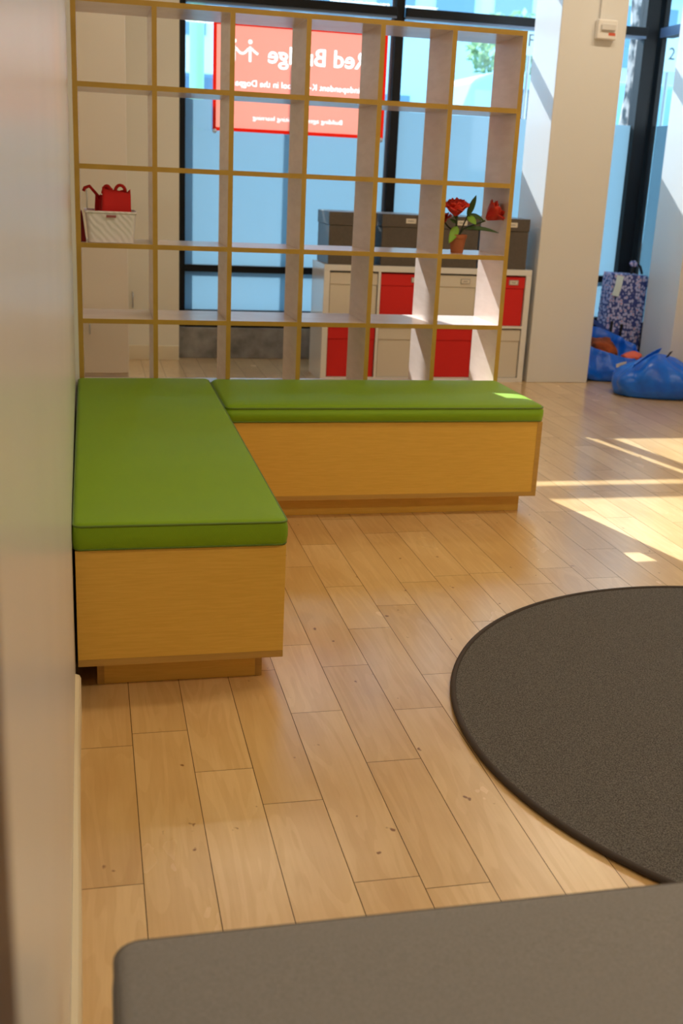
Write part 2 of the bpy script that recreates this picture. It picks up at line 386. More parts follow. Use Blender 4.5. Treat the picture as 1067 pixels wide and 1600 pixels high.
# ------------------------------------------------------------------ benches
ZC, ZB, ZTOP = .388, .0775, .460
XA0, XA1, YA = -.049, .473, 2.579
def bench(label, x0, x1, y0, y1, px0, px1, py0, py1):
    t = thing('upholstered_bench', label, 'bench', ((x0+x1)/2, (y0+y1)/2, 0))
    box('box_body', x0, x1, y0, y1, ZB+.001, ZC-.001, M_maple, t, bevel=.0008)
    box('plinth', px0, px1, py0, py1, 0, ZB, M_maple, t, bevel=.001)
    return t
bA = bench('long green-cushioned maple bench running along the left wall, nearest the camera', XA0, XA1, YA, 4.52, XA0+.046, XA1-.046, YA+.058, 4.45)
box('edge_strip', XA0+.0005, XA1-.0005, YA-.0012, YA-.0001, ZB+.001, ZB+.019, M_mapleD, bA)
for a in (XA0+.046, XA1-.046-.018): box('corner_post', a+.0002, a+.018, YA+.0568, YA+.0579, 0.0, ZB-.001, M_mapleD, bA)
pad('cushion', XA0-.0045, XA1+.003, YA-.006, 4.528, ZC, ZTOP+.002, .022, .014, .004, M_green, bA, M_piping)
YBF = 3.985; XB1 = 1.757
bB = bench('green-cushioned maple bench in front of the open shelving, parallel to the window', XA1+.003, XB1, YBF, 4.52, XA1+.004, XB1-.046, YBF+.058, 4.45)
box('edge_strip', XA1+.010, XB1-.0005, YBF-.0012, YBF-.0001, ZB+.001, ZB+.019, M_mapleD, bB)
box('edge_strip', XB1-.020, XB1-.0005, YBF-.0012, YBF-.0001, ZB+.0195, ZC-.002, M_mapleD, bB)
pad('cushion', XA1+.0105, XB1+.004, YBF-.006, 4.528, ZC, ZTOP+.004, .03, .024, .008, M_green, bB, M_piping)

# grey upholstered bench in the foreground
g = thing('grey_bench', 'grey melange fabric bench cut off by the bottom edge of the picture', 'bench', (1.0, .75, 0))
pad('seat', .010, 2.2, .42, 1.058, .34, .460, .03, .018, .004, M_grey, g, mat('grey_piping', (.13, .115, .105), .9))
box('box_body', .03, 2.18, .45, 1.03, .08, .339, M_grey, g, bevel=.01)
for a in (.08, 2.08):
    for b in (.50, .95): box('foot', a, a+.05, b, b+.05, 0, .0795, M_dkwood, g, bevel=.004)

# ------------------------------------------------------------------ rug
def disc(bm, cx, cy, prof, n=128):
    rings = [[(cx+r*math.cos(2*PI*k/n), cy+r*math.sin(2*PI*k/n), z) for k in range(n)] for r, z in prof]
    loft(bm, rings)
rg = thing('round_rug', 'round dark brown-grey loop-pile rug on the plank floor', 'rug', (1.795, 2.19, 0))
RC = (1.795, 2.19); RR = .932
bm = bmesh.new(); disc(bm, *RC, [(RR-.01, .0005), (RR-.01, .010), (RR-.014, .0115)]); finish('pile', bm, M_rug, rg)
bm = bmesh.new(); tube(bm, [(RC[0]+(RR-.006)*math.cos(2*PI*k/160), RC[1]+(RR-.006)*math.sin(2*PI*k/160), .0085) for k in range(160)], .008, 8, True); finish('edge_binding', bm, M_rugedge, rg, smooth=True)

# ------------------------------------------------------------------ cube storage unit with bins and boxes
KX0, KX1, KY, KD, KZ = 1.458, 2.868, 6.92, .39, .751
ku = thing('cube_storage_unit', 'white two-row cube storage unit standing by the window behind the open shelving', 'shelving', ((KX0+KX1)/2, KY+KD/2, 0))
ot, it = .038, .016; pit = (KX1-KX0-2*ot+it)/4; cw = pit-it
for a in (KX0, KX1-ot): box('side_panel', a, a+ot, KY, KY+KD, 0, KZ-ot, M_white, ku, bevel=.0015)
box('top_panel', KX0, KX1, KY, KY+KD, KZ-ot+.0005, KZ, M_white, ku, bevel=.0015)
box('bottom_panel', KX0+ot, KX1-ot, KY, KY+KD, 0, .030, M_white, ku)
zm = (.030+KZ-ot)/2
for k in range(1, 4):
    a = KX0+ot+k*pit-it
    box('divider', a, a+it, KY+.001, KY+KD, .030, KZ-ot, M_white, ku)
bm = bmesh.new()
for k in range(4):
    a = KX0+ot+k*pit; add_box(bm, a, a+cw, KY+.001, KY+KD, zm-it/2, zm+it/2)
finish('shelf_board', bm, M_white, ku)
POS = ['leftmost', 'second from left', 'third from left', 'rightmost']
def bin_(k, row, red):
    x0 = KX0+ot+k*pit+.005; x1 = x0+cw-.010
    z0 = (.0305 if row == 0 else zm+it/2+.0005); z1 = z0+(.322 if row else .322)
    z1 = min(z1, (zm-it/2 if row == 0 else KZ-ot)-.008)
    m = M_red if red else M_whitefab
    t = thing('storage_bin', '%s fabric storage bin in the %s row of the cube unit, %s' % ('red' if red else 'white', 'lower' if row == 0 else 'upper', POS[k]), 'storage bin', ((x0+x1)/2, KY+.2, z0))
    box('body', x0, x1, KY+.012, KY+KD-.02, z0, z1-.075, m, t, bevel=.004)
    box('lid', x0-.002, x1+.002, KY+.008, KY+KD-.018, z1-.0745, z1, m, t, bevel=.003)
    if row:
        cx = x1-.078; lh = box('label_holder', cx-.033, cx+.033, KY+.0045, KY+.0079, z1-.052, z1-.019, M_steel, t, bevel=.001)
        box('paper_label', cx-.027, cx+.027, KY+.0035, KY+.0044, z1-.047, z1-.024, M_label, lh)
        bm = bmesh.new()
        for q in range(5): add_box(bm, cx-.015+q*.006, cx-.0115+q*.006, KY+.0030, KY+.0034, z1-.039, z1-.033)
        finish('writing', bm, M_ink, lh)
for k in range(4):
    bin_(k, 1, k % 2 == 1); bin_(k, 0, k % 2 == 0)
for k in range(4):
    x0 = 1.477+k*.3455; x1 = x0+.312; y0, y1 = KY+.005, 7.29; z0 = KZ+.0008; z1 = 1.076
    t = thing('lidded_box', 'dark grey lidded box on top of the cube storage unit, %s' % POS[k], 'storage box', ((x0+x1)/2, 7.1, z0), 'grey lidded boxes on the cube unit')
    box('body', x0+.004, x1-.004, y0+.004, y1-.004, z0, z1-.081, M_greybox, t, bevel=.003)
    box('lid', x0, x1, y0, y1, z1-.08, z1, M_greybox, t, bevel=.003)
    cx = (x0+x1)/2+.045+(.0 if k < 2 else -.0); cx = x0+.19
    lb = box('label_holder', cx-.033, cx+.033, y0-.003, y0-.0002, z1-.055, z1-.025, M_label, t, bevel=.001)
    bm = bmesh.new()
    for q in range(7): add_box(bm, cx-.021+q*.006, cx-.0175+q*.006, y0-.0036, y0-.0031, z1-.043, z1-.037)
    finish('writing', bm, M_ink, lb)

# ------------------------------------------------------------------ banner on the window (reads from outside)
bn = thing('hanging_banner', 'salmon-red banner with mirrored cream lettering hung inside the front window', 'banner', (1.43, 7.85, 1.55))
BX0, BX1, BZ0, BZ1 = .835, 2.03, 1.548, 2.236; BY = 7.822
cloth = box('cloth', BX0+.022, BX1-.022, BY, BY+.0015, BZ0+.022, BZ1-.022, M_banner, bn)
bm = bmesh.new()
add_box(bm, BX0, BX0+.022, BY-.001, BY+.003, BZ0, BZ1); add_box(bm, BX1-.022, BX1, BY-.001, BY+.003, BZ0, BZ1)
add_box(bm, BX0+.022, BX1-.022, BY-.001, BY+.003, BZ0, BZ0+.022); add_box(bm, BX0+.022, BX1-.022, BY-.001, BY+.003, BZ1-.022, BZ1)
finish('hem', bm, M_banred, bn)
def text(body, xr, xl, z, cap, m, parent, name='lettering', y=BY-.0008, bold=0.0, flip=True, cut=None):
    c = bpy.data.curves.new(name, 'FONT'); c.body = body; c.size = 1; c.extrude = .0; c.offset = bold; c.resolution_u = 3
    o = bpy.data.objects.new(name+'_tmp', c); COL.objects.link(o); bpy.context.view_layer.update()
    me = bpy.data.meshes.new_from_object(o.evaluated_get(bpy.context.evaluated_depsgraph_get())); bpy.data.objects.remove(o)
    xs = [v.co.x for v in me.vertices]; x0, x1 = min(xs), max(xs)
    s = (xr-xl)/(x1-x0); sz = cap/.70
    for v in me.vertices:
        u = (v.co.x-x0)*s
        v.co = Vector((xr-u if flip else xl+u, y, z+v.co.y*sz))
    me.materials.append(m); t = bpy.data.objects.new(name, me); COL.objects.link(t)
    t.parent = parent; t.matrix_parent_inverse = parent_inv(parent)
    if cut:
        md = t.modifiers.new('solid', 'SOLIDIFY'); md.thickness = .02; md.offset = 0
        for v in me.vertices: v.co.y = cut[1]
        bm_ = cut[0].modifiers.new('cut', 'BOOLEAN'); bm_.operation = 'DIFFERENCE'; bm_.solver = 'EXACT'; bm_.object = t; bm_.use_self = True
        bpy.context.view_layer.update()
        dg = bpy.context.evaluated_depsgraph_get(); nm = bpy.data.meshes.new_from_object(cut[0].evaluated_get(dg)); cut[0].modifiers.clear()
        if len(nm.polygons) > 6: cut[0].data = nm
        t.modifiers.clear()
        for v in me.vertices: v.co.y = y
    return t
text('Red Bridge', 1.890, 1.203, 1.998, .108, M_bantext, bn, bold=.012, cut=(cloth, BY+.0007))
text('An independent K-8 school in the Dogpatch', 1.93, .915, 1.842, .040, M_bantext, bn, bold=.005, cut=(cloth, BY+.0007))
text('Building agency, igniting learning', 1.732, 1.108, 1.630, .030, M_bantext, bn, cut=(cloth, BY+.0007))
bm = bmesh.new()
def prism(pts):
    a = [bm.verts.new((x, BY-.01, z)) for x, z in pts]; b = [bm.verts.new((x, BY+.012, z)) for x, z in pts]; n = len(a)
    bm.faces.new(a); bm.faces.new(b[::-1])
    for i in range(n): bm.faces.new((a[(i+1) % n], a[i], b[i], b[(i+1) % n]))
def ribbon(f, n, w):
    P_ = [Vector(f(i/n)) for i in range(n+1)]; L_, R_ = [], []
    for i, p in enumerate(P_):
        d = (P_[min(i+1, n)]-P_[max(i-1, 0)]).normalized(); q = Vector((-d.y, d.x))*w; L_.append(tuple(p+q)); R_.append(tuple(p-q))
    prism(L_+R_[::-1])
for fx in (.975, 1.082):
    prism([(fx+.0145*math.cos(2*PI*k/20), 2.119+.0145*math.sin(2*PI*k/20)) for k in range(20)])
    prism([(fx-.009, 1.994), (fx+.009, 1.994), (fx+.009, 2.090), (fx-.009, 2.090)])
ribbon(lambda t: (.984+.089*t, 2.078-.034*math.sin(PI*t)), 10, .008)
ribbon(lambda t: (1.091+.045*t, 2.078-.034*t**.8), 5, .008); ribbon(lambda t: (.966-.045*t, 2.078-.034*t**.8), 5, .008)
bmesh.ops.recalc_face_normals(bm, faces=bm.faces)
lg = finish('figure_logo', bm, M_bantext, bn)
md = cloth.modifiers.new('cut', 'BOOLEAN'); md.operation = 'DIFFERENCE'; md.solver = 'EXACT'; md.use_self = True; md.object = lg
bpy.context.view_layer.update(); nm = bpy.data.meshes.new_from_object(cloth.evaluated_get(bpy.context.evaluated_depsgraph_get())); cloth.modifiers.clear(); cloth.data = nm
for v in lg.data.vertices: v.co.y = BY+.0002 if v.co.y < BY else BY+.0012
for hx, hz in ((BX0+.015, BZ0-.004), (BX1-.015, BZ0-.004)):
    bm = bmesh.new(); disc(bm, 0, 0, [(.016, 0), (.014, .006), (.006, .012), (.005, .018)], 16)
    bmesh.ops.rotate(bm, verts=bm.verts, cent=(0, 0, 0), matrix=Matrix.Rotation(PI/2, 3, 'X')); bmesh.ops.translate(bm, verts=bm.verts, vec=(hx, BY-.001, hz))
    finish('suction_hook', bm, mat('clear_plastic', (.7, .75, .8), .15), bn, smooth=True)

# ------------------------------------------------------------------ wall device on the column
sn = thing('alarm_unit', 'small white alarm unit with red lens on the beige column', 'alarm', (3.195, 6.9, 2.24))
box('body', 3.130, 3.262, 6.868, 6.914, 2.185, 2.300, mat('device_white', (.85, .82, .78), .35), sn, bevel=.008, seg=3)
box('lens', 3.150, 3.245, 6.850, 6.8675, 2.235, 2.272, mat('clear_lens', (.7, .68, .66), .1), sn, bevel=.005)
box('red_mark', 3.205, 3.250, 6.8665, 6.8678, 2.207, 2.224, mat('red_print', (.7, .12, .06), .5), sn)
tag(box('conduit', 3.150, 3.178, 6.893, 6.9145, 2.301, 3.199, M_column, bevel=.003), 'thin painted conduit running up the column above the alarm unit', 'conduit')

# ------------------------------------------------------------------ white basket with red bags (shelf cell)
ZS = ZT-3*PZ+T
bk = thing('plastic_basket', 'white plastic basket with wavy weave in the leftmost shelf cell', 'basket', (.09, 4.66, ZS+.0005))
def basket():
    bm = bmesh.new(); z0 = ZS+.0008; h = .122; cx, cy = .088, 4.665
    def ring(sx, sy, z, k=0):
        out = []
        for px, py in rrect(-sx, sx, -sy, sy, .018, 5): out.append((cx+px, cy+py, z))
        return out
    rings = [ring(.088, .112, z0)]
    for f in (0.03, .25, .5, .75, .93): rings.append(ring(.088+.012*f, .112+.010*f, z0+h*f))
    rings += [ring(.104, .126, z0+h*.94), ring(.104, .126, z0+h), ring(.099, .121, z0+h), ring(.094, .117, z0+h*.9), ring(.084, .108, z0+.006)]
    loft(bm, rings)
    m = M_basket; v = coords(m, (1, 1, 1)); w = nn(m, 'ShaderNodeTexWave'); w.inputs['Scale'].default_value = 22; w.bands_direction = 'DIAGONAL'; w.inputs['Distortion'].default_value = 5; w.inputs['Detail Scale'].default_value = .6
    link(m, v, w.inputs['Vector']); b = nn(m, 'ShaderNodeBump'); b.inputs['Strength'].default_value = .35; b.inputs['Distance'].default_value = .004; link(m, w.outputs['Fac'], b.inputs['Height']); link(m, b.outputs[0], B(m).inputs['Normal'])
    finish('bin_body', bm, m, bk, smooth=False, bevel=.001)
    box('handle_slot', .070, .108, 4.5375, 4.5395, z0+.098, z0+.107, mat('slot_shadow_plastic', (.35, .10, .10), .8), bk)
    return z0
z0 = basket()
def crumple(o_bm, amp, sc, seed=0):
    for v in o_bm.verts:
        n = noise.noise_vector(Vector(v.co)*sc+Vector((seed, 0, 0))); v.co += n*amp
def cloth_bag(cx, cy, w, d, z0, h, label, seed, strap=None, m=None):
    t = thing('cloth_bag', label, 'bag', (cx, cy, z0)); bm = bmesh.new(); rings = []
    for f in (0, .15, .4, .7, .9, 1.0):
        rr = []
        for px, py in rrect(-w, w, -d, d, min(w, d)*.45, 5):
            q = (.92 if f == 0 else 1) * (1-.12*f)
            zz = z0+h*f + (.012*math.sin(px*95+seed)*(f > .95))
            rr.append((cx+px*q, cy+py*q*(1-.35*f), zz))
        rings.append(rr)
    rings.append([(cx+(p[0]-cx)*.85, cy+(p[1]-cy)*.8, p[2]-.012) for p in rings[-1]])
    loft(bm, rings); crumple(bm, .004, 30, seed)
    finish('pouch', bm, m or M_red, t, smooth=False)
    for s in (strap or []):
        b2 = bmesh.new(); tube(b2, s, .0065, 6); finish('strap', b2, m or M_red, t, smooth=True); continue
        W2 = .009
        pts = [Vector(p) for p in s]; vs = []
        for p in pts: vs.append((b2.verts.new(p+Vector((0, -W2, 0))), b2.verts.new(p+Vector((0, W2, .002)))))
        for a, b in zip(vs[:-1], vs[1:]): b2.faces.new((a[0], b[0], b[1], a[1]))
        o = finish('strap', b2, m or M_red, t); o.modifiers.new('s', 'SOLIDIFY').thickness = .003
    return t
def loop(x0, x1, y, z, h): return [(x0+(x1-x0)*.5*(1-math.cos(PI*i/8)), y+.004*math.sin(i), z+h*math.sin(PI*i/8)) for i in range(9)]
cloth_bag(.112, 4.620, .062, .026, z0+.012, .188, 'red cloth bag with looped straps at the front of the white basket', 1, [loop(.062, .090, 4.615, z0+.195, .022), loop(.108, .148, 4.615, z0+.195, .026)])
cloth_bag(.100, 4.685, .058, .026, z0+.012, .178, 'red cloth bag behind the front red bag in the basket', 3, [loop(.060, .10, 4.69, z0+.185, .024)])
cloth_bag(.055, 4.742, .028, .022, z0+.012, .165, 'narrow red cloth bag at the back left of the basket, strap flopping left', 5, [[(.050, 4.70, z0+.165), (.028, 4.68, z0+.19), (.008, 4.66, z0+.212), (-.010, 4.65, z0+.205), (-.016, 4.65, z0+.192)]], M_red)
bm = bmesh.new()
vs = [(-.028, z0), (-.010, z0), (-.024, z0+.115), (-.028, z0+.115)]
a = [bm.verts.new((x, 4.59, z)) for x, z in vs]; b = [bm.verts.new((x, 4.74, z)) for x, z in vs]
bm.faces.new(a); bm.faces.new(b[::-1])
for i in range(4): bm.faces.new((a[i], b[i], b[(i+1) % 4], a[(i+1) % 4]))
tag(finish('folded_folder', bm, M_dkred), 'dark red folder wedged between the basket and the shelf side', 'folder')

# ------------------------------------------------------------------ flower pot
fx, fy = 1.563, 4.64; zs = ZS+.0005
fp = thing('flower_pot', 'small terracotta pot of red artificial flowers on the right side of the shelving', 'potted plant', (fx, fy, zs))
bm = bmesh.new(); disc(bm, fx, fy, [(.026, zs), (.0265, zs+.001), (.0365, zs+.062), (.0395, zs+.0625), (.0405, zs+.078), (.037, zs+.078), (.034, zs+.068)], 32); finish('pot', bm, M_terr, fp, smooth=False)
bm = bmesh.new(); disc(bm, fx, fy, [(.033, zs+.066), (.033, zs+.070)], 20); finish('filling', bm, M_soil, fp)
def stem(pts, r=.0032):
    bm = bmesh.new(); P3 = [Vector(p) for p in pts]; out = []
    for i in range(len(P3)-1):
        p0 = P3[max(i-1, 0)]; p1 = P3[i]; p2 = P3[i+1]; p3 = P3[min(i+2, len(P3)-1)]
        for k in range(5):
            t = k/5; out.append(.5*((2*p1)+(p2-p0)*t+(2*p0-5*p1+4*p2-p3)*t*t+(3*p1-p0-3*p2+p3)*t**3))
    out.append(P3[-1]); tube(bm, out, r, 7); finish('stem', bm, M_stem, fp, smooth=True)
zt = zs+.07
F1 = Vector((1.540, 4.60, 1.165)); F2 = Vector((1.690, 4.62, 1.140)); F3 = Vector((1.520, 4.70, 1.117))
stem([(fx-.004, fy, zt-.01), (1.55, 4.63, 1.10), (1.545, 4.615, 1.13), F1], .004)
stem([(fx, fy, zt-.01), (1.585, 4.635, 1.095), (1.63, 4.63, 1.115), F2+Vector((-.015, 0, -.006))], .004)
stem([(fx-.01, fy+.01, zt-.01), (1.545, 4.66, 1.085), (1.53, 4.68, 1.10), F3])
stem([(fx, fy, zt-.01), (1.58, 4.64, 1.10), (1.60, 4.64, 1.15), (1.612, 4.64, 1.18)])
def petals(c, axis, R, n_in, label=None, op=.9, seed=0, L=1.25):
    rnd = random.Random(seed); bm = bmesh.new(); axis = Vector(axis).normalized()
    q = axis.to_track_quat('Z', 'Y')
    for layer, (n, tilt, s) in enumerate(((5, op*.30, .85), (6, op*.62, 1.0), (n_in, op*.95, 1.0))):
        for k in range(n):
            an = 2*PI*k/n+layer*.5+rnd.uniform(-.15, .15); tl = tilt+rnd.uniform(-.12, .12)
            rows = []
            for i in range(7):
                t = i/6; w = R*(.12, .34, .50, .60, .62, .54, .34)[i]*s*(1 if op > .7 else .85)
                l = R*L*t*s; bend = tl*(.55+.6*t)
                row = []
                for j in (-1, -.5, 0, .5, 1):
                    rad = l*math.sin(bend)-abs(j)**2*w*.32*(1 if t < .9 else .5)
                    z = l*math.cos(bend)+(.10*R*math.sin(j*5+k+seed) if i >= 5 else 0)*s
                    p = Vector((rad+R*.06, j*w, z)); p.rotate(Matrix.Rotation(an, 3, 'Z')); p.rotate(q); row.append(bm.verts.new(c+p))
                rows.append(row)
            for a, b in zip(rows[:-1], rows[1:]):
                for j in range(4): bm.faces.new((a[j], a[j+1], b[j+1], b[j]))
    o = finish('flower', bm, M_petal, fp, smooth=True); o.modifiers.new('s', 'SOLIDIFY').thickness = .0012
petals(F1+Vector((-.006, 0, -.014)), (-.15, -.35, 1), .056, 8, op=.78, seed=1)
petals(F2+Vector((-.010, 0, 0)), (.75, -.15, .62), .062, 4, op=.66, seed=2, L=1.35)
petals(F3, (-.4, .1, .8), .034, 6, op=1.1, seed=3)
def leaf(p0, p1, w, sag=.0, m=M_leaf, n=(0, -1, .3)):
    bm = bmesh.new(); p0 = Vector(p0); p1 = Vector(p1); d = p1-p0; side = d.cross(Vector(n)).normalized(); rows = []
    up_ = side.cross(d).normalized()
    for i in range(11):
        t = i/10; ww = w*math.sin(PI*t**.8)**.8*.5+.0004; c = p0+d*t+Vector((0, 0, sag*math.sin(PI*t)))
        rows.append([bm.verts.new(c+side*ww*j+up_*abs(j)*ww*.35) for j in (-1, 0, 1)])
    for a, b in zip(rows[:-1], rows[1:]):
        for j in range(2): bm.faces.new((a[j], a[j+1], b[j+1], b[j]))
    o = finish('leaf', bm, m, fp, smooth=True); o.modifiers.new('s', 'SOLIDIFY').thickness = .001
leaf((1.598, 4.635, 1.150), (1.626, 4.62, 1.238), .026)
leaf((1.598, 4.635, 1.155), (1.672, 4.62, 1.132), .020, .006)
leaf((1.60, 4.635, 1.150), (1.628, 4.60, 1.118), .030, 0, M_leafl)
leaf((1.588, 4.635, 1.098), (1.735, 4.60, 1.086), .016, .008)
leaf((1.553, 4.625, 1.105), (1.512, 4.60, 1.035), .036, .004, M_leafl)
leaf((1.550, 4.62, 1.135), (1.515, 4.60, 1.165), .018, 0)
leaf((1.548, 4.625, 1.12), (1.515, 4.62, 1.135), .014, 0)

# ------------------------------------------------------------------ blue carrier bags
def sack(name, label, cx, cy, ax, ay, h, rot, seed, open_top, hfun=None):
    t = thing(name, label, 'bag', (cx, cy, 0)); bm = bmesh.new(); n = 72; rings = []
    prof = [(0.90, 0.0), (1.0, .04), (1.06, .18), (1.08, .35), (1.03, .55), (.92, .75), (.80, .9)] if open_top else [(.90, 0), (1.02, .05), (1.09, .24), (1.07, .48), (.96, .70), (.76, .86), (.46, .96), (.16, 1.0)]
    def pt(r, f, k):
        a = 2*PI*k/n; se = lambda c, p=.72: math.copysign(abs(c)**p, c)
        x = ax*r*se(math.cos(a)); y = ay*r*se(math.sin(a)); hh = h*(hfun(x/ax, y/ay) if hfun else 1)
        z = hh*f
        nv = noise.noise_vector(Vector((x*6+seed, y*6, f*2.2))); amp = .035*min(1, f*4)
        fold = .014*math.sin(a*9+seed+f*3)*min(1, f*3)
        x += nv.x*amp+fold*math.cos(a); y += nv.y*amp+fold*math.sin(a); z = max(.0008, z+nv.z*amp*.6) if f > 0 else .0008
        c, s = math.cos(rot), math.sin(rot)
        return (cx+x*c-y*s, cy+x*s+y*c, z)
    for r, f in prof: rings.append([pt(r, f, k) for k in range(n)])
    if open_top:
        rings.append([pt(.80, 1.0, k) for k in range(n)]); rings.append([pt(.775, 1.0, k) for k in range(n)]); rings.append([pt(.78, .8, k) for k in range(n)]); rings.append([pt(.74, .45, k) for k in range(n)])
    loft(bm, rings)
    o = finish('sack_body', bm, M_bag, t, smooth=True); return t, pt
b1, pt1 = sack('carrier_bag', 'open blue carrier bag full of clothes, standing beside the beige column', 3.60, 7.13, .25, .20, .30, -.15, 2, True, lambda x, y: .82-.20*x+.30*y)
def lump(name, parent, c, s, m, seed, amp=.03):
    bm = bmesh.new(); bmesh.ops.create_icosphere(bm, subdivisions=3, radius=1)
    for v in bm.verts:
        nv = noise.noise(Vector(v.co)*2.2+Vector((seed, seed, 0))); v.co = Vector(c)+Vector((v.co.x*s[0], v.co.y*s[1], v.co.z*s[2]))*(1+nv*.35)
    return finish(name, bm, m, parent, smooth=True)
cl = tag(lump('clothes', None, (3.52, 7.13, .20), (.12, .12, .085), M_ored, 1), 'brown and orange clothes in the left blue bag', 'clothes')
cl2 = tag(lump('folded_cloth', None, (3.725, 7.04, .160), (.075, .06, .040), M_coral, 4), 'coral pink cloth at the right opening of the left blue bag', 'cloth')
def strip(name, pts, w, m, parent, axis=(0, 0, 1), th=.003):
    bm = bmesh.new(); ax = Vector(axis).normalized()*w/2; vs = [(bm.verts.new(Vector(p)-ax), bm.verts.new(Vector(p)+ax)) for p in pts]
    for a, b in zip(vs[:-1], vs[1:]): bm.faces.new((a[0], b[0], b[1], a[1]))
    o = finish(name, bm, m, parent); o.modifiers.new('s', 'SOLIDIFY').thickness = th; return o
strip('tag', [(3.55, 6.908, .120), (3.62, 6.903, .140)], .026, M_label, b1)
strip('handle', [(3.42, 7.33, .40), (3.50, 7.33, .395), (3.60, 7.32, .34), (3.70, 7.30, .27), (3.76, 7.27, .22)], .035, M_strap, b1, (0, .2, 1))
b2, pt2 = sack('carrier_bag', 'slumped blue carrier bag lying in front on the floor, tied closed', 3.615, 6.50, .245, .19, .275, -.35, 9, False, lambda x, y: 1-.25*abs(x)+.08*x)
strip('knot', [(3.655, 6.43, .262), (3.665, 6.42, .285), (3.675, 6.42, .30)], .02, M_blackst, b2, (1, 0, .3))
strip('handle', [(3.42, 6.42, .20), (3.50, 6.43, .255), (3.58, 6.45, .29), (3.62, 6.46, .30)], .035, M_bag, b2, (.2, -.5, 1))
b3, pt3 = sack('carrier_bag', 'blue carrier bag cut off by the right edge, behind the slumped bag', 4.12, 6.56, .19, .19, .30, .1, 17, True, lambda x, y: .95+.05*x)
strip('handle', [(3.955, 6.45, .225), (3.955, 6.42, .285), (3.99, 6.42, .30), (4.02, 6.44, .25)], .03, M_strap, b3, (0, .3, 1))

# ------------------------------------------------------------------ patterned bag standing by the corner
M_pat = mat('floral_fabric', (.3, .3, .6), .8)
v = coords(M_pat, (46, 46, 40)); ck = nn(M_pat, 'ShaderNodeTexVoronoi'); ck.inputs['Scale'].default_value = 1.0; ck.inputs['Randomness'].default_value = .7; link(M_pat, v, ck.inputs['Vector'])
r1 = nn(M_pat, 'ShaderNodeValToRGB'); r1.color_ramp.interpolation = 'CONSTANT'
for pos, c in ((0, (.70, .22, .22)), (.24, (.55, .55, .80)), (.52, (.06, .09, .30))):
    e = r1.color_ramp.elements[0] if pos == 0 else r1.color_ramp.elements.new(pos); e.color = (*c, 1); e.position = pos
r1.color_ramp.elements[-1].color = (.05, .07, .26, 1); r1.color_ramp.elements[-1].position = .60
link(M_pat, ck.outputs['Distance'], r1.inputs[0]); link(M_pat, r1.outputs[0], B(M_pat).inputs['Base Color'])
qb = thing('wheeled_bag', 'tall blue and pink patterned shopping bag on wheels by the window corner', 'bag', (3.87, 7.56, 0))
bm = bmesh.new(); rings = []
for f in (0, .05, .3, .6, .85, .97, 1.0):
    hw = .150*(1-.03*f); hd = .095; rr = []
    for px, py in rrect(-hw, hw, -hd, hd, .03, 5):
        dent = .030*math.exp(-((px-.02)/.03)**2)*(py < 0)*(.25+f)
        s = .985 if f == 1 else 1
        rr.append((3.858+px*s+.012*f, 7.55+(py+dent)*s, .14+.565*f+(-.01*abs(px)/.15 if f > .9 else 0)+.010*math.sin(px*30)*(f > .9)))
    rings.append(rr)
loft(bm, rings); finish('fabric_body', bm, M_pat, qb, smooth=True)
box('wheel_frame', 3.70, 4.00, 7.47, 7.63, .075, .139, M_blackst, qb, bevel=.01)
for wx_ in (3.72, 3.965):
    bm = bmesh.new(); disc(bm, 0, 0, [(.03, -.012), (.04, -.010), (.04, .010), (.03, .012)], 24)
    bmesh.ops.rotate(bm, verts=bm.verts, cent=(0, 0, 0), matrix=Matrix.Rotation(PI/2, 3, 'Y')); bmesh.ops.translate(bm, verts=bm.verts, vec=(wx_, 7.55, .0405)); finish('wheel', bm, M_blackst, qb, smooth=False)
bm = bmesh.new(); tube(bm, [(3.86, 7.45, .705), (3.875, 7.46, .765), (3.90, 7.47, .785), (3.935, 7.47, .755), (3.955, 7.47, .705)], .009, 8); finish('carry_handle', bm, M_blackst, qb, smooth=True)
lump('handle_wrap', qb, (3.873, 7.46, .775), (.030, .018, .022), M_pat, 3)
for a, z1 in ((3.745, .36), (3.825, .34)): strip('strap', [(a, 7.452, .15), (a+.002, 7.448, .25), (a+.004, 7.445, z1)], .020, M_blackst, qb, (1, 0, 0))
strip('paper_tag', [(3.775, 7.446, .69), (3.762, 7.435, .62), (3.742, 7.43, .545)], .055, mat('tag_paper', (.72, .82, .78), .6), qb, (1, 0, -.2))

# ------------------------------------------------------------------ outside
M_pave = noise_mix(mat('pavement', (.35, .35, .34), .9), (.28, .28, .28), (.40, .40, .39), ns=3)
struct(box('ground', -30, 40, 7.951, 60, -.25, -.15, M_pave))
def building(label, x0, x1, y0, h, wall, cols, rows, z0, trimc):
    t = thing('building', label, 'building', ((x0+x1)/2, y0+3, -.15)); box('facade', x0, x1, y0, y0+6, -.15, h, wall, t)
    wm = mat('window_glass_dark', (.18, .30, .40), .15)
    cwid = (x1-x0)/cols
    for i in range(cols):
        for j in range(rows):
            a = x0+cwid*(i+.18); b = x0+cwid*(i+.82); z = z0+j*2.6
            box('window', a, b, y0-.04, y0-.001, z, z+1.4, wm, t)
    box('cornice', x0-.1, x1+.1, y0-.15, y0-.001, h-.5, h-.2, trimc, t)
building('pale blue-grey building across the street, seen right of the central window bar', 4.4, 9.6, 24, 6.2, mat('blue_render', (.62, .76, .82), .8), 4, 2, 1.6, mat('yellow_band', (.75, .62, .25), .7))
building('white building across the street behind the red banner', -4, 4.1, 25, 6.6, mat('white_render', (.85, .87, .88), .8), 6, 2, 1.4, M_white)
building('pale building across the street far right', 12.5, 24, 27, 6.4, mat('pale_render', (.6, .7, .72), .8), 5, 2, 1.6, M_white)
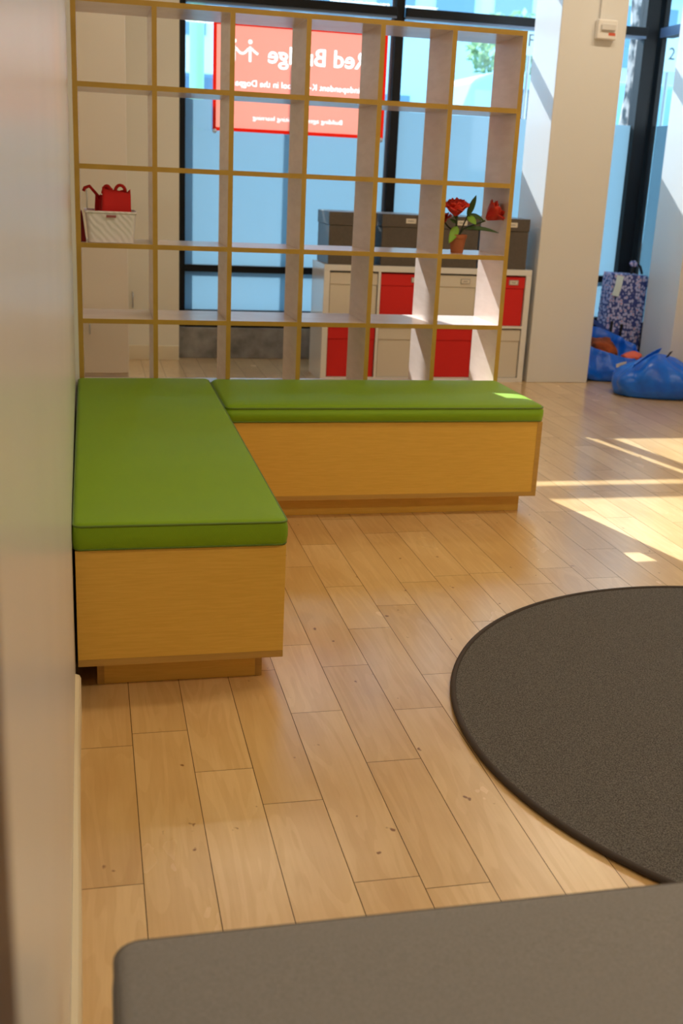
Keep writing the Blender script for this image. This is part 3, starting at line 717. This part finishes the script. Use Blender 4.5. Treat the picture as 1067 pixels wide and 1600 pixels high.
def tree(label, x, y, tr, th, crown, seed, dense=900, green=(.10, .26, .04), bare=False):
    t = thing('street_tree', label, 'tree', (x, y, -.15)); rnd = random.Random(seed)
    bm = bmesh.new(); pts = [(x+.03*math.sin(i*1.3+seed), y, -.15+th*i/8) for i in range(9)]
    tube(bm, pts, [tr*(1.25-.45*i/8) for i in range(9)], 14); crumple(bm, tr*.25, 7, seed)
    bk_ = noise_mix(mat('bark', (.3, .25, .22), .9), (.08, .07, .07), (.62, .46, .40), scale=(1, 1, .4), ns=22, detail=6, lo=.42, hi=.58)
    finish('trunk', bm, bk_, t, smooth=True)
    bm = bmesh.new(); cx, cz, R = crown
    for i in range(dense):
        v_ = Vector((rnd.gauss(0, 1), rnd.gauss(0, 1), rnd.gauss(0, 1))).normalized()*R*rnd.random()**.4
        c = Vector((x+cx, y, cz))+Vector((v_.x, v_.y, v_.z*.75)); s = R*.10
        a = Vector((rnd.uniform(-1, 1), rnd.uniform(-1, 1), rnd.uniform(-1, 1))).normalized()*s; b = a.cross(Vector((rnd.uniform(-1, 1), rnd.uniform(-1, 1), 1))).normalized()*s*.6
        bm.faces.new([bm.verts.new(c+q) for q in (a, b, -a, -b)])
    lm = translucent('foliage', tuple(g_*1.1 for g_ in green), green, .5)
    finish('foliage', bm, lm, t)
tree('street tree with mottled bark close outside the window corner', 4.70, 9.55, .055, 3.6, (.3, 5.0, 1.1), 1, 500)
tree('small round green tree across the street in front of the pale blue building', 7.35, 19.5, .14, 3.2, (0, 3.55, .85), 2, 900, (.26, .40, .20))
tree('green tree seen through the side window beside the number sign', 8.6, 13.9, .13, 2.2, (.45, 2.3, 1.3), 3, 900, (.05, .22, .05))
gp = thing('green_post', 'pale green post on the pavement outside the left end of the window', 'post', (.97, 10, -.15))
bm = bmesh.new(); disc(bm, .93, 10, [(.062, -.149), (.062, 3.4), (.04, 3.46)], 24); finish('shaft', bm, mat('pale_green_paint', (.35, .65, .38), .5), gp, smooth=False)
bm = bmesh.new(); disc(bm, .93, 10, [(.09, -.1495), (.09, -.10), (.064, -.08)], 24); finish('base_ring', bm, mat('pale_green_paint_base', (.30, .58, .34), .5), gp)
def vehicle(label, x, y, L, Wd, Hh, m, name):
    t = thing(name, label, 'van', (x, y, -.15)); bm = bmesh.new()
    prof = [(-L/2, .35), (-L/2, 1.0), (-L/2+.25, 1.15), (-L/2+.85, Hh-.1), (-L/2+1.1, Hh), (L/2-.15, Hh), (L/2, Hh-.15), (L/2, .35)]
    a = [bm.verts.new((x+p, y-Wd/2, q-.15)) for p, q in prof]; b = [bm.verts.new((x+p, y+Wd/2, q-.15)) for p, q in prof]; n = len(a)
    bm.faces.new(a); bm.faces.new(b[::-1])
    for i in range(n): bm.faces.new((a[i], b[i], b[(i+1) % n], a[(i+1) % n]))
    bmesh.ops.recalc_face_normals(bm, faces=bm.faces); finish('body_shell', bm, m, t, bevel=.06)
    box('side_window', x-L/2+1.15, x-L/2+2.1, y-Wd/2-.012, y-Wd/2-.001, 1.05, Hh-.35, mat('dark_glass', (.03, .05, .08), .1), t)
    for wx2 in (-L/2+.9, L/2-.9):
        bm = bmesh.new(); disc(bm, 0, 0, [(.2, -.1), (.33, -.1), (.33, .1), (.2, .1)], 24)
        bmesh.ops.rotate(bm, verts=bm.verts, cent=(0, 0, 0), matrix=Matrix.Rotation(PI/2, 3, 'X')); bmesh.ops.translate(bm, verts=bm.verts, vec=(x+wx2, y-Wd/2+.02, .181)); finish('wheel', bm, M_blackst, t)
vehicle('pale blue van parked across the street behind the shelving top', 6.95, 17.0, 4.6, 1.8, 2.98, mat('pale_blue_paint', (.40, .62, .72), .3), 'parked_van')
vehicle('dark blue van parked beyond the green post', .3, 17.5, 4.2, 1.8, 2.75, mat('slate_blue_paint', (.10, .18, .28), .3), 'parked_van')
def sign(ch, label, x, y, z, w, h, chh):
    t = thing('street_sign', label, 'sign', (x, y, -.15))
    box('board', x-w/2, x+w/2, y, y+.02, z-h/2, z+h/2, mat('sign_white', (.62, .78, .86), .5), t)
    bm = bmesh.new(); tube(bm, [(x, y+.04, -.149), (x, y+.04, z)], .018, 10); finish('pole', bm, M_steel, t)
    text(ch, x+chh*.30, x-chh*.30, z-chh/2, chh, M_ink, t, name='character', y=y-.002, flip=False)
sign('2', 'pale street sign with the number 2 outside the side window', 5.055, 9.5, 2.455, .22, .30, .10)
sign('F', 'pale street sign with a letter F seen between shelving and column', 3.735, 9.5, 2.475, .17, .24, .10)
